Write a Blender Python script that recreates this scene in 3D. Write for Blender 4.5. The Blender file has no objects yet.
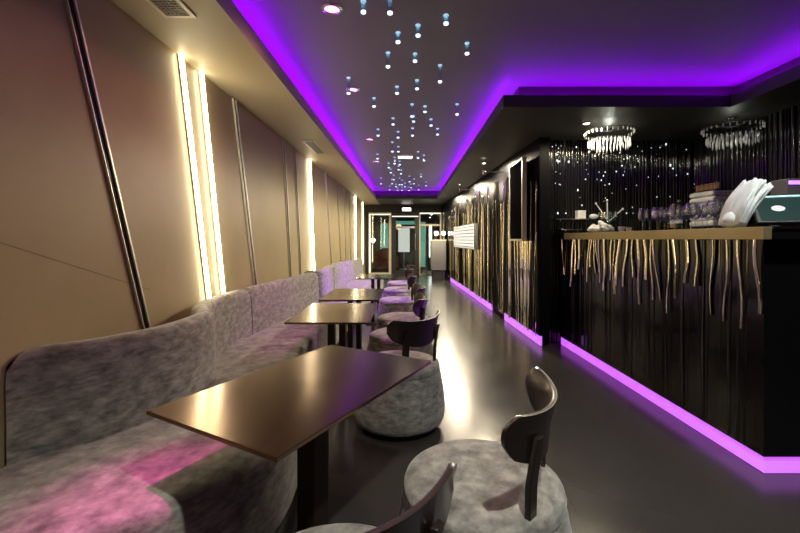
import bpy, math, random
from mathutils import Vector, Matrix
random.seed(7)
sc = bpy.context.scene
COL = sc.collection
PI = math.pi
R = math.radians

# ------------------------------------------------------------------ materials
def nmat(name):
    m = bpy.data.materials.new(name); m.use_nodes = True
    nt = m.node_tree
    return m, nt, nt.nodes['Principled BSDF']

def pbr(name, col, rough=.5, metal=0., spec=.5, coat=0., sheen=0.):
    m, nt, b = nmat(name)
    b.inputs['Base Color'].default_value = (*col, 1)
    b.inputs['Roughness'].default_value = rough
    b.inputs['Metallic'].default_value = metal
    b.inputs['Specular IOR Level'].default_value = spec
    b.inputs['Coat Weight'].default_value = coat
    b.inputs['Sheen Weight'].default_value = sheen
    return m

def noise_to(m, nt, b, c0, c1, scale=(1, 1, 1), nscale=5., detail=6., lo=.35, hi=.65, bump=0., rough=None, dist=.01):
    tc = nt.nodes.new('ShaderNodeTexCoord')
    mp = nt.nodes.new('ShaderNodeMapping'); mp.inputs['Scale'].default_value = scale
    nz = nt.nodes.new('ShaderNodeTexNoise'); nz.inputs['Scale'].default_value = nscale; nz.inputs['Detail'].default_value = detail
    nz.inputs['Roughness'].default_value = .65
    cr = nt.nodes.new('ShaderNodeValToRGB')
    cr.color_ramp.elements[0].position = lo; cr.color_ramp.elements[0].color = (*c0, 1)
    cr.color_ramp.elements[1].position = hi; cr.color_ramp.elements[1].color = (*c1, 1)
    L = nt.links.new
    L(tc.outputs['Object'], mp.inputs['Vector']); L(mp.outputs['Vector'], nz.inputs['Vector'])
    L(nz.outputs['Fac'], cr.inputs['Fac']); L(cr.outputs['Color'], b.inputs['Base Color'])
    if bump:
        bp = nt.nodes.new('ShaderNodeBump'); bp.inputs['Strength'].default_value = bump; bp.inputs['Distance'].default_value = dist
        L(nz.outputs['Fac'], bp.inputs['Height']); L(bp.outputs['Normal'], b.inputs['Normal'])
    if rough:
        mr = nt.nodes.new('ShaderNodeMapRange'); mr.inputs['To Min'].default_value = rough[0]; mr.inputs['To Max'].default_value = rough[1]
        L(nz.outputs['Fac'], mr.inputs['Value']); L(mr.outputs['Result'], b.inputs['Roughness'])

def noisy(name, c0, c1, rough=.5, metal=0., spec=.5, sheen=0., coat=0., **k):
    m = pbr(name, c0, rough, metal, spec, coat, sheen)
    nt = m.node_tree
    noise_to(m, nt, nt.nodes['Principled BSDF'], c0, c1, **k)
    return m

def emit(name, col, strength, base=(.8, .8, .8)):
    m, nt, b = nmat(name)
    b.inputs['Base Color'].default_value = (*base, 1)
    b.inputs['Emission Color'].default_value = (*col, 1)
    b.inputs['Emission Strength'].default_value = strength
    return m

def glass(name, tint=(1, 1, 1), gl=.08, rough=.03, refl=(1, 1, 1)):
    m = bpy.data.materials.new(name); m.use_nodes = True
    nt = m.node_tree; nt.nodes.clear()
    out = nt.nodes.new('ShaderNodeOutputMaterial')
    mix = nt.nodes.new('ShaderNodeMixShader')
    tr = nt.nodes.new('ShaderNodeBsdfTransparent'); tr.inputs['Color'].default_value = (*tint, 1)
    g = nt.nodes.new('ShaderNodeBsdfGlossy'); g.inputs['Roughness'].default_value = rough; g.inputs['Color'].default_value = (*refl, 1)
    lw = nt.nodes.new('ShaderNodeLayerWeight'); lw.inputs['Blend'].default_value = .35
    ad = nt.nodes.new('ShaderNodeMath'); ad.operation = 'ADD'; ad.inputs[1].default_value = gl; ad.use_clamp = True
    L = nt.links.new
    L(lw.outputs['Facing'], ad.inputs[0]); L(ad.outputs[0], mix.inputs['Fac'])
    L(tr.outputs[0], mix.inputs[1]); L(g.outputs[0], mix.inputs[2]); L(mix.outputs[0], out.inputs['Surface'])
    return m

M = {}
M['wall'] = noisy('beige_leatherette', (.42, .345, .18), (.48, .395, .21), rough=.42, spec=.4, nscale=2.2, lo=.3, hi=.7, bump=.04)
M['seam'] = pbr('seam_brown', (.24, .19, .11), .6)
M['soffit'] = pbr('soffit_paint', (.46, .40, .27), .55, spec=.3)
M['soffit_dark'] = pbr('dark_soffit_paint', (.045, .040, .034), .5, spec=.3)
M['ceil'] = pbr('ceiling_grey', (.23, .22, .215), .5, spec=.3)
M['velvet'] = noisy('mottled_velvet', (.10, .10, .088), (.46, .45, .39), rough=.75, spec=.25, sheen=.35,
                    scale=(1, 1, 2.0), nscale=14, detail=13, lo=.31, hi=.73, bump=.15, dist=.004)
# add streaky second noise to velvet
def streak(m):
    nt = m.node_tree; b = nt.nodes['Principled BSDF']; L = nt.links.new
    cr = [n for n in nt.nodes if n.type == 'VALTORGB'][0]
    tc = [n for n in nt.nodes if n.type == 'TEX_COORD'][0]
    mp = nt.nodes.new('ShaderNodeMapping'); mp.inputs['Scale'].default_value = (14, 14, 55)
    nz = nt.nodes.new('ShaderNodeTexNoise'); nz.inputs['Scale'].default_value = 1.2; nz.inputs['Detail'].default_value = 4
    mr = nt.nodes.new('ShaderNodeMapRange'); mr.inputs['From Min'].default_value = .3; mr.inputs['From Max'].default_value = .7
    mr.inputs['To Min'].default_value = .72; mr.inputs['To Max'].default_value = 1.15
    mx = nt.nodes.new('ShaderNodeMix'); mx.data_type = 'RGBA'; mx.blend_type = 'MULTIPLY'; mx.inputs['Factor'].default_value = 1
    L(tc.outputs['Object'], mp.inputs['Vector']); L(mp.outputs['Vector'], nz.inputs['Vector']); L(nz.outputs['Fac'], mr.inputs['Value'])
    L(cr.outputs['Color'], mx.inputs['A']); L(mr.outputs['Result'], mx.inputs['B']); L(mx.outputs['Result'], b.inputs['Base Color'])
streak(M['velvet'])
M['bronze'] = noisy('brushed_bronze', (.17, .11, .07), (.21, .14, .09), rough=.2, metal=1., scale=(3, 60, 3), nscale=3, lo=.3, hi=.7)
M['bronze'].node_tree.nodes['Principled BSDF'].inputs['Anisotropic'].default_value = .3
M['darkmetal'] = pbr('dark_bronze_metal', (.045, .032, .026), .4, metal=.6)
M['wood'] = noisy('dark_wenge', (.012, .008, .007), (.030, .019, .015), rough=.32, spec=.4, coat=.45, scale=(2, 2, 30), nscale=2, lo=.3, hi=.7)
M['plinth'] = pbr('black_plinth', (.012, .011, .011), .6)
M['rib'] = pbr('smoked_mirror_rib', (.88, .84, .74), .04, metal=1.)
M['ribbar'] = pbr('smoked_mirror_bar_rib', (.80, .76, .70), .04, metal=1.)
M['ribdark'] = pbr('black_glass_rib', (.045, .045, .055), .08, metal=1.)
M['black'] = pbr('gloss_black', (.008, .008, .009), .12)
M['satinblack'] = pbr('satin_black', (.006, .006, .007), .45, spec=.03)
M['matblack'] = pbr('matt_black', (.012, .012, .012), .5)
M['gold'] = noisy('brass_edge', (.42, .35, .16), (.50, .42, .20), rough=.4, metal=.45, nscale=6, lo=.3, hi=.7)
M['chrome'] = pbr('chrome', (.8, .8, .82), .12, metal=1.)
M['satin'] = pbr('satin_aluminium', (.85, .83, .76), .42, metal=.8)
M['steel'] = pbr('brushed_steel', (.42, .42, .42), .3, metal=1.)
M['cream'] = pbr('cream_frame', (.62, .56, .42), .45)
M['white'] = noisy('white_cloth', (.74, .76, .74), (.86, .87, .85), rough=.8, nscale=20, lo=.3, hi=.7, bump=.3)
M['paper'] = pbr('white_paper', (.85, .85, .83), .7)
M['led'] = emit('warm_led', (1., .85, .56), 22)
M['leddim'] = emit('warm_led_dim', (1., .80, .45), 12)
M['cove'] = emit('violet_led', (.27, .0, 1.), 34)
M['toe'] = emit('magenta_led', (.52, .08, .85), 1.25)
M['pinklamp'] = emit('pink_lamp', (1., .30, .75), 3.2)
M['warmlamp'] = emit('warm_lamp', (1., .93, .75), 30)
M['whitelamp'] = emit('white_lamp', (1., .97, .88), 7)
M['frameglow'] = emit('frame_glow', (1., .93, .72), 1.6)
M['globelight'] = emit('globe_light', (1., .95, .85), 9)
M['teal'] = emit('teal_light', (.10, .60, .45), .5)
M['blue'] = emit('blue_light', (.05, .15, 1.), 2)
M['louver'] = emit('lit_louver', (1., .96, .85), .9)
M['rodtip'] = emit('rod_tip', (.62, .86, .95), 1.9)
M['rodring'] = emit('rod_top', (.5, .8, .95), .8)
M['rod'] = glass('acrylic_rod', (.86, .94, .97), .32, .1, (.75, .9, 1.))
M['pane'] = glass('door_glass', (.82, .88, .87), .05, .02)
M['wineglass'] = glass('wine_glass', (.93, .95, .96), .02, .05)
M['jar'] = glass('thick_glass', (.82, .93, .90), .22, .08)
M['crystal'] = pbr('crystal', (.80, .82, .78), .15, spec=.8)
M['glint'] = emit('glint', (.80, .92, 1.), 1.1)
M['amber'] = pbr('amber_glass', (.55, .28, .08), .2)
M['bottleg'] = pbr('green_bottle', (.01, .04, .03), .1)
M['screen'] = emit('screen', (.04, .10, .07), .25, (.005, .02, .02)); M['screen'].node_tree.nodes['Principled BSDF'].inputs['Specular IOR Level'].default_value = .08
M['red'] = pbr('rust_leather', (.30, .07, .03), .5)
M['grille'] = pbr('grille', (.30, .28, .24), .5)
M['vestwall'] = pbr('vestibule_wall', (.05, .055, .05), .4)

def floor_mat():
    m, nt, b = nmat('dark_polished_tile'); L = nt.links.new
    tc = nt.nodes.new('ShaderNodeTexCoord')
    br = nt.nodes.new('ShaderNodeTexBrick')
    br.offset = 0.; br.inputs['Scale'].default_value = 1.
    br.inputs['Brick Width'].default_value = .8; br.inputs['Row Height'].default_value = .8
    br.inputs['Mortar Size'].default_value = .004; br.inputs['Mortar Smooth'].default_value = .2
    br.inputs['Color1'].default_value = (.036, .034, .030, 1); br.inputs['Color2'].default_value = (.042, .040, .034, 1)
    br.inputs['Mortar'].default_value = (.035, .033, .03, 1)
    nz = nt.nodes.new('ShaderNodeTexNoise'); nz.inputs['Scale'].default_value = 3.; nz.inputs['Detail'].default_value = 8
    mr = nt.nodes.new('ShaderNodeMapRange'); mr.inputs['To Min'].default_value = .14; mr.inputs['To Max'].default_value = .30
    L(tc.outputs['Object'], br.inputs['Vector']); L(br.outputs['Color'], b.inputs['Base Color'])
    L(tc.outputs['Object'], nz.inputs['Vector']); L(nz.outputs['Fac'], mr.inputs['Value']); L(mr.outputs['Result'], b.inputs['Roughness'])
    b.inputs['Specular IOR Level'].default_value = .6
    return m
M['floor'] = floor_mat()

# ------------------------------------------------------------------ mesh builder
class MB:
    def __init__(s): s.v = []; s.f = []
    def add(s, vs, fs):
        o = len(s.v); s.v += [tuple(v) for v in vs]; s.f += [tuple(i + o for i in f) for f in fs]; return s
    def box(s, x0, x1, y0, y1, z0, z1, mat=None):
        vs = [Vector((x, y, z)) for x in (x0, x1) for y in (y0, y1) for z in (z0, z1)]
        if mat: vs = [mat @ v for v in vs]
        return s.add(vs, [(0, 1, 3, 2), (4, 6, 7, 5), (0, 4, 5, 1), (2, 3, 7, 6), (0, 2, 6, 4), (1, 5, 7, 3)])
    def prism(s, poly, z0, z1):
        n = len(poly)
        a = sum(poly[i][0] * poly[(i + 1) % n][1] - poly[(i + 1) % n][0] * poly[i][1] for i in range(n))
        if a < 0: poly = poly[::-1]
        vs = [(x, y, z0) for x, y in poly] + [(x, y, z1) for x, y in poly]
        return s.add(vs, [tuple(range(n - 1, -1, -1)), tuple(range(n, 2 * n))] + [(i, (i + 1) % n, n + (i + 1) % n, n + i) for i in range(n)])
    def hexa(s, b, t):       # bottom quad, top quad
        return s.add(list(b) + list(t), [(3, 2, 1, 0), (4, 5, 6, 7)] + [(i, (i + 1) % 4, 4 + (i + 1) % 4, 4 + i) for i in range(4)])
    def lathe(s, prof, n=32, c=(0, 0, 0), closed=True):
        o = len(s.v)
        for r, z in prof:
            for k in range(n):
                a = 2 * PI * k / n
                s.v.append((c[0] + r * math.cos(a), c[1] + r * math.sin(a), c[2] + z))
        for i in range(len(prof) - 1):
            for k in range(n):
                k2 = (k + 1) % n
                s.f.append((o + i * n + k, o + i * n + k2, o + (i + 1) * n + k2, o + (i + 1) * n + k))
        if closed:
            s.f.append(tuple(o + k for k in range(n - 1, -1, -1)))
            s.f.append(tuple(o + (len(prof) - 1) * n + k for k in range(n)))
        return s
    def tube(s, pts, r, n=8):
        pts = [Vector(p) for p in pts]; o = len(s.v); m = len(pts)
        rs = r if isinstance(r, (list, tuple)) else [r] * m
        for i, p in enumerate(pts):
            d = (pts[min(i + 1, m - 1)] - pts[max(i - 1, 0)]).normalized()
            up = Vector((0, 0, 1)) if abs(d.z) < .9 else Vector((1, 0, 0))
            u = d.cross(up).normalized(); w = d.cross(u)
            for k in range(n):
                a = 2 * PI * k / n
                s.v.append(tuple(p + u * (rs[i] * math.cos(a)) + w * (rs[i] * math.sin(a))))
        for i in range(m - 1):
            for k in range(n):
                k2 = (k + 1) % n
                s.f.append((o + i * n + k, o + (i + 1) * n + k, o + (i + 1) * n + k2, o + i * n + k2))
        s.f.append(tuple(o + k for k in range(n))); s.f.append(tuple(o + (m - 1) * n + k for k in range(n - 1, -1, -1)))
        return s
    def grid(s, rows, cap=True, close=True):   # rows of equal-length loops, lofted
        o = len(s.v); n = len(rows[0])
        for r in rows: s.v += [tuple(p) for p in r]
        for i in range(len(rows) - 1):
            for k in range(n if close else n - 1):
                k2 = (k + 1) % n
                s.f.append((o + i * n + k, o + i * n + k2, o + (i + 1) * n + k2, o + (i + 1) * n + k))
        if cap:
            s.f.append(tuple(o + k for k in range(n - 1, -1, -1)))
            s.f.append(tuple(o + (len(rows) - 1) * n + k for k in range(n)))
        return s
    def sphere(s, c, r, n=8, m=5, sq=(1, 1, 1)):
        prof = []
        o = len(s.v)
        s.v.append((c[0], c[1], c[2] - r * sq[2]))
        for i in range(1, m):
            a = -PI / 2 + PI * i / m
            for k in range(n):
                b = 2 * PI * k / n
                s.v.append((c[0] + r * sq[0] * math.cos(a) * math.cos(b), c[1] + r * sq[1] * math.cos(a) * math.sin(b), c[2] + r * sq[2] * math.sin(a)))
        s.v.append((c[0], c[1], c[2] + r * sq[2])); e = len(s.v) - 1
        for k in range(n):
            k2 = (k + 1) % n
            s.f.append((o, o + 1 + k2, o + 1 + k))
            s.f.append((e, o + 1 + (m - 2) * n + k, o + 1 + (m - 2) * n + k2))
            for i in range(m - 2):
                s.f.append((o + 1 + i * n + k, o + 1 + i * n + k2, o + 1 + (i + 1) * n + k2, o + 1 + (i + 1) * n + k))
        return s
    def build(s, name, mat, parent=None, smooth=False, bevel=0., fix=True):
        me = bpy.data.meshes.new(name); me.from_pydata(s.v, [], s.f); me.update()
        if fix:
            import bmesh
            b = bmesh.new(); b.from_mesh(me); bmesh.ops.recalc_face_normals(b, faces=b.faces); b.to_mesh(me); b.free()
        me.materials.append(M[mat] if isinstance(mat, str) else mat)
        if smooth:
            me.polygons.foreach_set('use_smooth', [True] * len(me.polygons))
            try: me.set_sharp_from_angle(angle=R(50))
            except Exception: pass
        o = bpy.data.objects.new(name, me); COL.objects.link(o)
        if parent is not None: o.parent = parent
        if bevel:
            bv = o.modifiers.new('bevel', 'BEVEL'); bv.width = bevel; bv.segments = 2; bv.limit_method = 'ANGLE'
        return o

def tag(o, label, cat, group=None, kind=None):
    if label: o['label'] = label
    if cat: o['category'] = cat
    if group: o['group'] = group
    if kind: o['kind'] = kind
    return o
def thing(name, label, cat, loc=(0, 0, 0), rz=0., group=None):
    o = bpy.data.objects.new(name, None); COL.objects.link(o)
    o.location = loc; o.rotation_euler = (0, 0, rz); o.empty_display_size = .1
    return tag(o, label, cat, group)
def struct(o, label=None, cat=None):
    o['kind'] = 'structure'
    if label: o['label'] = label
    if cat: o['category'] = cat
    return o
def copy_tree(o, parent=None):
    c = o.copy(); COL.objects.link(c)
    if parent is not None: c.parent = parent
    for ch in list(o.children): copy_tree(ch, c)
    return c
def catmull(pts, n):
    out = []
    P = [Vector(p) for p in pts]
    m = len(P) - 1
    for j in range(n + 1):
        t = j / n * m; i = min(int(t), m - 1); u = t - i
        p0 = P[max(i - 1, 0)]; p1 = P[i]; p2 = P[i + 1]; p3 = P[min(i + 2, m)]
        out.append(.5 * ((2 * p1) + (p2 - p0) * u + (2 * p0 - 5 * p1 + 4 * p2 - p3) * u * u + (3 * p1 - p0 - 3 * p2 + p3) * u ** 3))
    return out

# ------------------------------------------------------------------ dimensions
EYE = 1.30
XL = -1.54            # left wall
XR = 3.60             # far right wall behind the bar
YB, YE = -2.4, 14.4   # wall behind the camera, glass entrance
ZS, ZL, ZC = 2.535, 2.645, 2.80   # soffit underside, cove ledge, raised ceiling
CX0, CX1, CX2 = -.994, .892, 3.02
CY1, CY2 = 3.74, 12.3

# ------------------------------------------------------------------ setting
b = MB().box(XL - .2, XR + .2, YB - .2, 18.2, -.12, 0)
struct(b.build('floor', 'floor'), 'dark grey polished tile floor', 'floor')
b = MB().box(XL - .2, XR + .2, YB - .2, YE, ZC, ZC + .12)
struct(b.build('ceiling', 'ceil'), 'raised grey ceiling lit violet along its edges', 'ceiling')
wl = MB().box(XL - .14, XL, YB - .2, YE, 0, ZC).build('wall_left', 'wall')
struct(wl, 'beige padded left wall with slanted joints', 'wall')
s_ = MB()
def wallbar(mb, y0, z0, y1, z1, w, d0, d1):
    """bar on the left wall from (y0,z0) up to (y1,z1); w wide, between d0 and d1 off the wall"""
    q = lambda d: [(XL + d, y0 - w / 2, z0), (XL + d, y0 + w / 2, z0), (XL + d, y1 + w / 2, z1), (XL + d, y1 - w / 2, z1)]
    return mb.hexa(q(d0), q(d1))
wallbar(s_, 1.35, 1.34, 2.39, .995, .007, -.002, .0012)
s_.build('seam', 'seam', wl)
MB().box(XR, XR + .14, YB - .2, YE, 0, ZC).build('wall_right', 'matblack')
struct(bpy.data.objects['wall_right'], 'black wall behind the bar', 'wall')
struct(MB().box(XL - .14, XR + .14, YB - .14, YB, 0, ZC).build('wall_near', 'wall'), 'beige wall behind the viewer', 'wall')

# soffits: lower slab plus a set-back riser that closes the cove
BK = .20
def soffit(name, boxes, mat, label):
    m = MB()
    for bx in boxes: m.box(*bx)
    return struct(m.build(name, mat), label, 'soffit')
soffit('trim_1', [(XL, CX0, YB, YE, ZS, ZL), (XL, CX0 - BK, YB, YE, ZL, ZC)], 'soffit', 'low beige soffit along the left wall')
soffit('trim_2', [(CX1, XR, CY1, YE, ZS, ZL), (CX1 + BK, XR, CY1 + BK, YE, ZL, ZC)], 'soffit_dark', 'low dark soffit above the ribbed wall and bar')
soffit('trim_3', [(CX2, XR, YB, CY1, ZS, ZL), (CX2 + BK, XR, YB, CY1 + BK, ZL, ZC)], 'soffit_dark', 'low dark soffit along the right wall')
soffit('trim_4', [(CX0, CX1, CY2, YE, ZS, ZL), (CX0 - BK, CX1 + BK, CY2 + BK, YE, ZL, ZC)], 'soffit_dark', 'low soffit before the glass entrance')
def cove(label, *bx):
    return tag(MB().box(*bx).build('cove_light_strip', 'cove'), label, 'light strip', 'violet strips hidden in the ceiling cove')
zc0, zc1 = ZL, ZL + .018
cove('violet light strip in the ceiling cove along the left soffit', CX0 - .13, CX0 - .10, YB + .1, CY2 + .1, zc0, zc1)
cove('violet light strip in the cove of the long right edge', CX1 + .10, CX1 + .13, CY1 + .12, CY2 + .1, zc0, zc1)
cove('violet light strip in the cove facing the viewer over the bar', CX1 + .1, CX2 + .09, CY1 + .09, CY1 + .12, zc0, zc1)
cove('violet light strip in the cove at the far right side', CX2 + .10, CX2 + .13, YB + .1, CY1 + .12, zc0, zc1)
cove('violet light strip in the cove at the entrance end', CX0 - .1, CX1 + .1, CY2 + .10, CY2 + .13, zc0, zc0 + .008)

# ribbed smoked-mirror walls
def rib_run(mb, p0, p1, z0, z1, nx, ny, pitch=.03, rmin=.009, rmax=.017, lean=.012, n=7, seg=3, wav=.004):
    """half-round vertical ribs between plan points p0 and p1, bulging along (nx,ny)"""
    p0 = Vector(p0); p1 = Vector(p1); t = (p1 - p0); L = t.length; t.normalize(); nn = Vector((nx, ny)).normalized()
    a = pitch / 2
    while a < L - pitch / 2:
        r = random.uniform(rmin, rmax); ln = random.uniform(-lean, lean); rl = random.uniform(0, lean * .8)
        top = z1 - .0; rows = []
        ph = random.uniform(0, 6.28)
        for k in range(seg + 1):
            f = k / seg; z = z0 + (top - z0) * f
            off = ln * (f - .5) * 2 + wav * math.sin(ph + f * 7); out = rl * f
            row = []
            for j in range(n):
                g = PI * j / (n - 1)
                q = p0 + t * (a + off + r * math.cos(g)) + nn * (out + r * math.sin(g))
                row.append((q.x, q.y, z))
            rows.append(row)
        mb.grid(rows, cap=False, close=False)
        a += random.uniform(pitch * .75, pitch * 1.25)
    return mb
def strip_run(mb, p0, p1, z0, z1, nx, ny, pitch, width, yaw=.45, lean=.02, tilt=.012, seg=6, wav=.006, lo=None, hi=None):
    """narrow flat mirror strips set upright along p0-p1, each turned a little differently; pitch and width are functions of the distance"""
    p0 = Vector(p0); p1 = Vector(p1); t = (p1 - p0); L = t.length; t.normalize(); nn = Vector((nx, ny)).normalized()
    a = pitch(0) / 2
    while a < L - width(a):
        w = width(a) * random.uniform(.55, 1.25); g = random.uniform(-yaw, yaw); ln = random.uniform(-lean, lean); tl = random.uniform(-tilt, tilt)
        ph = random.uniform(0, 6.28); rows = []
        d = t * math.cos(g) + nn * math.sin(g); o = nn * (w * abs(math.sin(g)) / 2 + .008 + abs(tl))
        bk = -nn * .006
        za = z0 if lo is None else random.uniform(*lo); zb = z1 if hi is None else random.uniform(*hi)
        for k in range(seg + 1):
            f = k / seg; z = za + (zb - za) * f
            c = p0 + t * (a + ln * (f - .5) * 2 + wav * math.sin(ph + f * 6)) + o + nn * (tl * (f - .5) * 2)
            bow = nn * (w * .06)
            q = [c - d * (w / 2), c - d * (w / 4) + bow * .75, c + bow, c + d * (w / 4) + bow * .75, c + d * (w / 2), c + d * (w / 2) + bk, c - d * (w / 2) + bk]
            rows.append([(v.x, v.y, z) for v in q])
        mb.grid(rows)
        a += pitch(a) * random.uniform(.6, 1.4)
    return mb
WA, WB = (1.60, 4.86), (1.24, 14.3)
rw = MB().prism([WA, WB, (1.44, 14.3), (1.72, 4.86)], .12, ZS).prism([(1.63, 4.90), (1.27, 14.3), (1.44, 14.3), (1.72, 4.90)], 0, .12).build('wall_1', 'satinblack')
rw.name = 'wall_passage'
struct(rw, 'dark wall of the passage clad in vertical mirror ribs', 'wall')
strip_run(MB(), WA, WB, .12, ZS, -1, -.04, lambda a: .075 + .016 * a, lambda a: .045 + .009 * a, yaw=.42, lean=.03, tilt=.02, hi=(1.85, 2.3)).build('rib_cladding', 'rib', rw, smooth=True, fix=False)
# end wall behind the bar
ew = MB().box(1.72, XR, 5.0, 5.14, 0, ZS).build('wall_bar', 'black')
struct(ew, 'black glossy ribbed wall at the far end of the bar', 'wall')
rib_run(MB(), (1.64, 5.0), (XR, 5.0), .0, ZS, 0, -1, pitch=.036).build('rib_cladding', 'black', ew, smooth=True, fix=False)
rib_run(MB(), (XR, 5.0), (XR, 1.0), .0, ZS, -1, 0, pitch=.05).build('rib_cladding', 'black', bpy.data.objects['wall_right'], smooth=True, fix=False)
# magenta plinth light under the passage wall
def lerp(f): return (WA[0] + (WB[0] - WA[0]) * f, WA[1] + (WB[1] - WA[1]) * f)
for (f0, f1, lab) in ((.0, .165, 'short magenta light strip at the foot of the ribbed wall next to the bar'),
                      (.255, .80, 'long magenta light strip at the foot of the ribbed wall towards the entrance')):
    a, c = lerp(f0), lerp(f1)
    tag(MB().prism([(a[0] + .005, a[1]), (c[0] + .005, c[1]), (c[0] + .029, c[1]), (a[0] + .029, a[1])], .004, .115).build('plinth_light', 'toe'), lab, 'light strip')

# ------------------------------------------------------------------ left wall slats and LED strips
def slat(y0, z0, y1, z1, label, w=.035):
    t = thing('wall_slat', label, 'wall trim', (XL, (y0 + y1) / 2, 0), 0, 'slanted joint strips on the beige wall')
    def bld(nm, mt, w, sh, d0, d1):
        m = MB(); wallbar(m, y0 + sh, z0, y1 + sh, z1, w, d0, d1)
        m.v = [(v[0] - XL, v[1] - (y0 + y1) / 2, v[2]) for v in m.v]
        m.build(nm, mt, t)
    bld('channel', 'black', w, 0, 0., .012)
    bld('chrome_edge', 'satin', .012, w / 2 + .004, 0., .022)
    bld('chrome_edge', 'satin', .006, -w / 2 - .002, 0., .016)
def led(y0, z0, y1, z1, label, mt='led', w=.022):
    t = thing('wall_light_strip', label, 'light strip', (XL, (y0 + y1) / 2, 0), 0, 'glowing strips on the beige wall')
    def bld(nm, mt, w, d0, d1):
        m = MB(); wallbar(m, y0, z0, y1, z1, w, d0, d1)
        m.v = [(v[0] - XL, v[1] - (y0 + y1) / 2, v[2]) for v in m.v]
        m.build(nm, mt, t)
    bld('housing', 'cream', w + .006, 0., .012)
    bld('diffuser', mt, w, .012, .032)
slat(2.39, .62, 1.757, ZS - .003, 'widest black slanted slat, nearest on the beige wall', .036)
led(3.10, .65, 2.677, ZS - .003, 'bright warm strip on the beige wall, nearer of the close pair')
led(3.325, .70, 2.94, ZS - .003, 'bright warm strip on the beige wall, farther of the close pair')
slat(4.03, .78, 3.515, ZS - .003, 'thin slanted slat just beyond the pair of bright strips')
slat(5.22, .76, 4.91, ZS - .003, 'thin slat, nearer of two between the pair and the single bright strip')
slat(5.70, .76, 5.38, ZS - .003, 'thin slat just before the single bright strip')
led(6.49, .70, 6.20, ZS - .003, 'single warm strip rising above the join of the two sofas')
slat(8.0, .76, 7.40, ZS - .003, 'thin slat just beyond the single bright strip')
slat(9.1, .76, 8.62, ZS - .003, 'thin slat above the middle of the far sofa')
slat(9.9, .40, 9.55, ZS - .003, 'thin slat at the far end of the far sofa')
slat(10.7, .40, 10.4, ZS - .003, 'thin slat last before the distant warm strip')
led(11.7, .30, 11.55, ZS - .003, 'distant warm strip near the glass entrance')
led(13.4, .30, 13.4, ZS - .003, 'farthest warm strip beside the entrance frame', 'leddim')

# ------------------------------------------------------------------ vents
def vent(x0, x1, y0, y1, label, n=16):
    t = thing('air_vent', label, 'vent', ((x0 + x1) / 2, (y0 + y1) / 2, ZS), 0, 'air vents in the left soffit')
    hx, hy = (x1 - x0) / 2, (y1 - y0) / 2; f = .022
    m = MB().box(-hx, hx, -hy, -hy + f, -.012, 0).box(-hx, hx, hy - f, hy, -.012, 0).box(-hx, -hx + f, -hy + f, hy - f, -.012, 0).box(hx - f, hx, -hy + f, hy - f, -.012, 0)
    m.build('frame', 'cream', t)
    MB().box(-hx + f, hx - f, -hy + f, hy - f, -.002, 0).build('backing', 'matblack', t)
    g = MB()
    for k in range(n):
        y = -hy + f + (2 * hy - 2 * f) * (k + .5) / n
        g.box(-hx + f, hx - f, y - .004, y + .003, -.010, -.003)
    for k in range(6):
        x = -hx + f + (2 * hx - 2 * f) * (k + .5) / 6
        g.box(x - .0025, x + .0025, -hy + f, hy - f, -.009, -.004)
    g.build('grille', 'grille', t)
vent(-1.345, -1.17, 1.62, 2.215, 'square cornered air vent nearest in the left soffit', 26)
vent(-1.33, -1.17, 5.0, 5.75, 'distant air vent in the left soffit', 26)

# ------------------------------------------------------------------ downlights
def downlight(x, y, z, label, mat, group, r=.045, col=(1, 1, 1), power=0., size=150, blend=.6, soft=.04):
    t = thing('ceiling_downlight', label, 'downlight', (x, y, z), 0, group)
    MB().lathe([(r * 1.5, 0), (r * 1.5, -.006), (r * 1.1, -.012), (r, -.004), (r, 0)], 24, closed=False).build('ring', 'chrome', t, smooth=True)
    MB().lathe([(r, -.003), (r, -.005)], 24).build('lamp_face', mat, t.children[0])
    if power:
        ld = bpy.data.lights.new('lamp', 'SPOT'); ld.energy = power; ld.color = col; ld.spot_size = R(size); ld.spot_blend = blend; ld.shadow_soft_size = soft
        lo = bpy.data.objects.new('lamp', ld); COL.objects.link(lo); lo.parent = t; lo.location = (0, 0, -.02)
    return t
PINK = (1., .26, .42); MAG = (.85, .12, .75); VIO = (.42, .03, 1.)
gp = 'pink downlights in the raised ceiling'
downlight(-.495, 2.6, ZC, 'pink downlight nearest and largest in the raised ceiling', 'pinklamp', gp, col=(1., .36, .40), power=30, size=150)
downlight(-.55, 4.0, ZC, 'pink downlight second from the front of the ceiling', 'pinklamp', gp, col=MAG, power=75, size=64)
downlight(-.57, 6.0, ZC, 'pink downlight third from the front of the ceiling', 'pinklamp', gp, col=VIO, power=330, size=50)
downlight(-.60, 7.7, ZC, 'pink downlight farthest of the pink row', 'pinklamp', gp, col=VIO, power=330, size=50)
downlight(-.80, 1.28, ZC, 'pink downlight of the row above the nearest table', 'pinklamp', gp, col=(1., .08, .5), power=300, size=25, blend=1.)
gw = 'small white downlights in the dark soffit'
downlight(1.9, 4.26, ZS, 'white downlight in the dark soffit over the bar end', 'warmlamp', gw, .03, (1, .85, .60), 70, 176, .25)
downlight(1.235, 6.5, ZS, 'white downlight nearest in the soffit along the ribbed wall', 'warmlamp', gw, .03, (1, .85, .60), 330, 176, .25)
downlight(1.16, 9.0, ZS, 'white downlight second along the ribbed wall', 'warmlamp', gw, .03, (1, .85, .60), 330, 176, .25)
downlight(1.08, 11.5, ZS, 'white downlight farthest along the ribbed wall', 'warmlamp', gw, .03, (1, .85, .60), 330, 176, .25)
gn = 'white downlights overhead behind the viewer'
downlight(.55, .35, ZC, 'white downlight over the nearest aisle, behind the viewer', 'warmlamp', gn, .04, (1, .96, .86), 190, 110)
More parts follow.
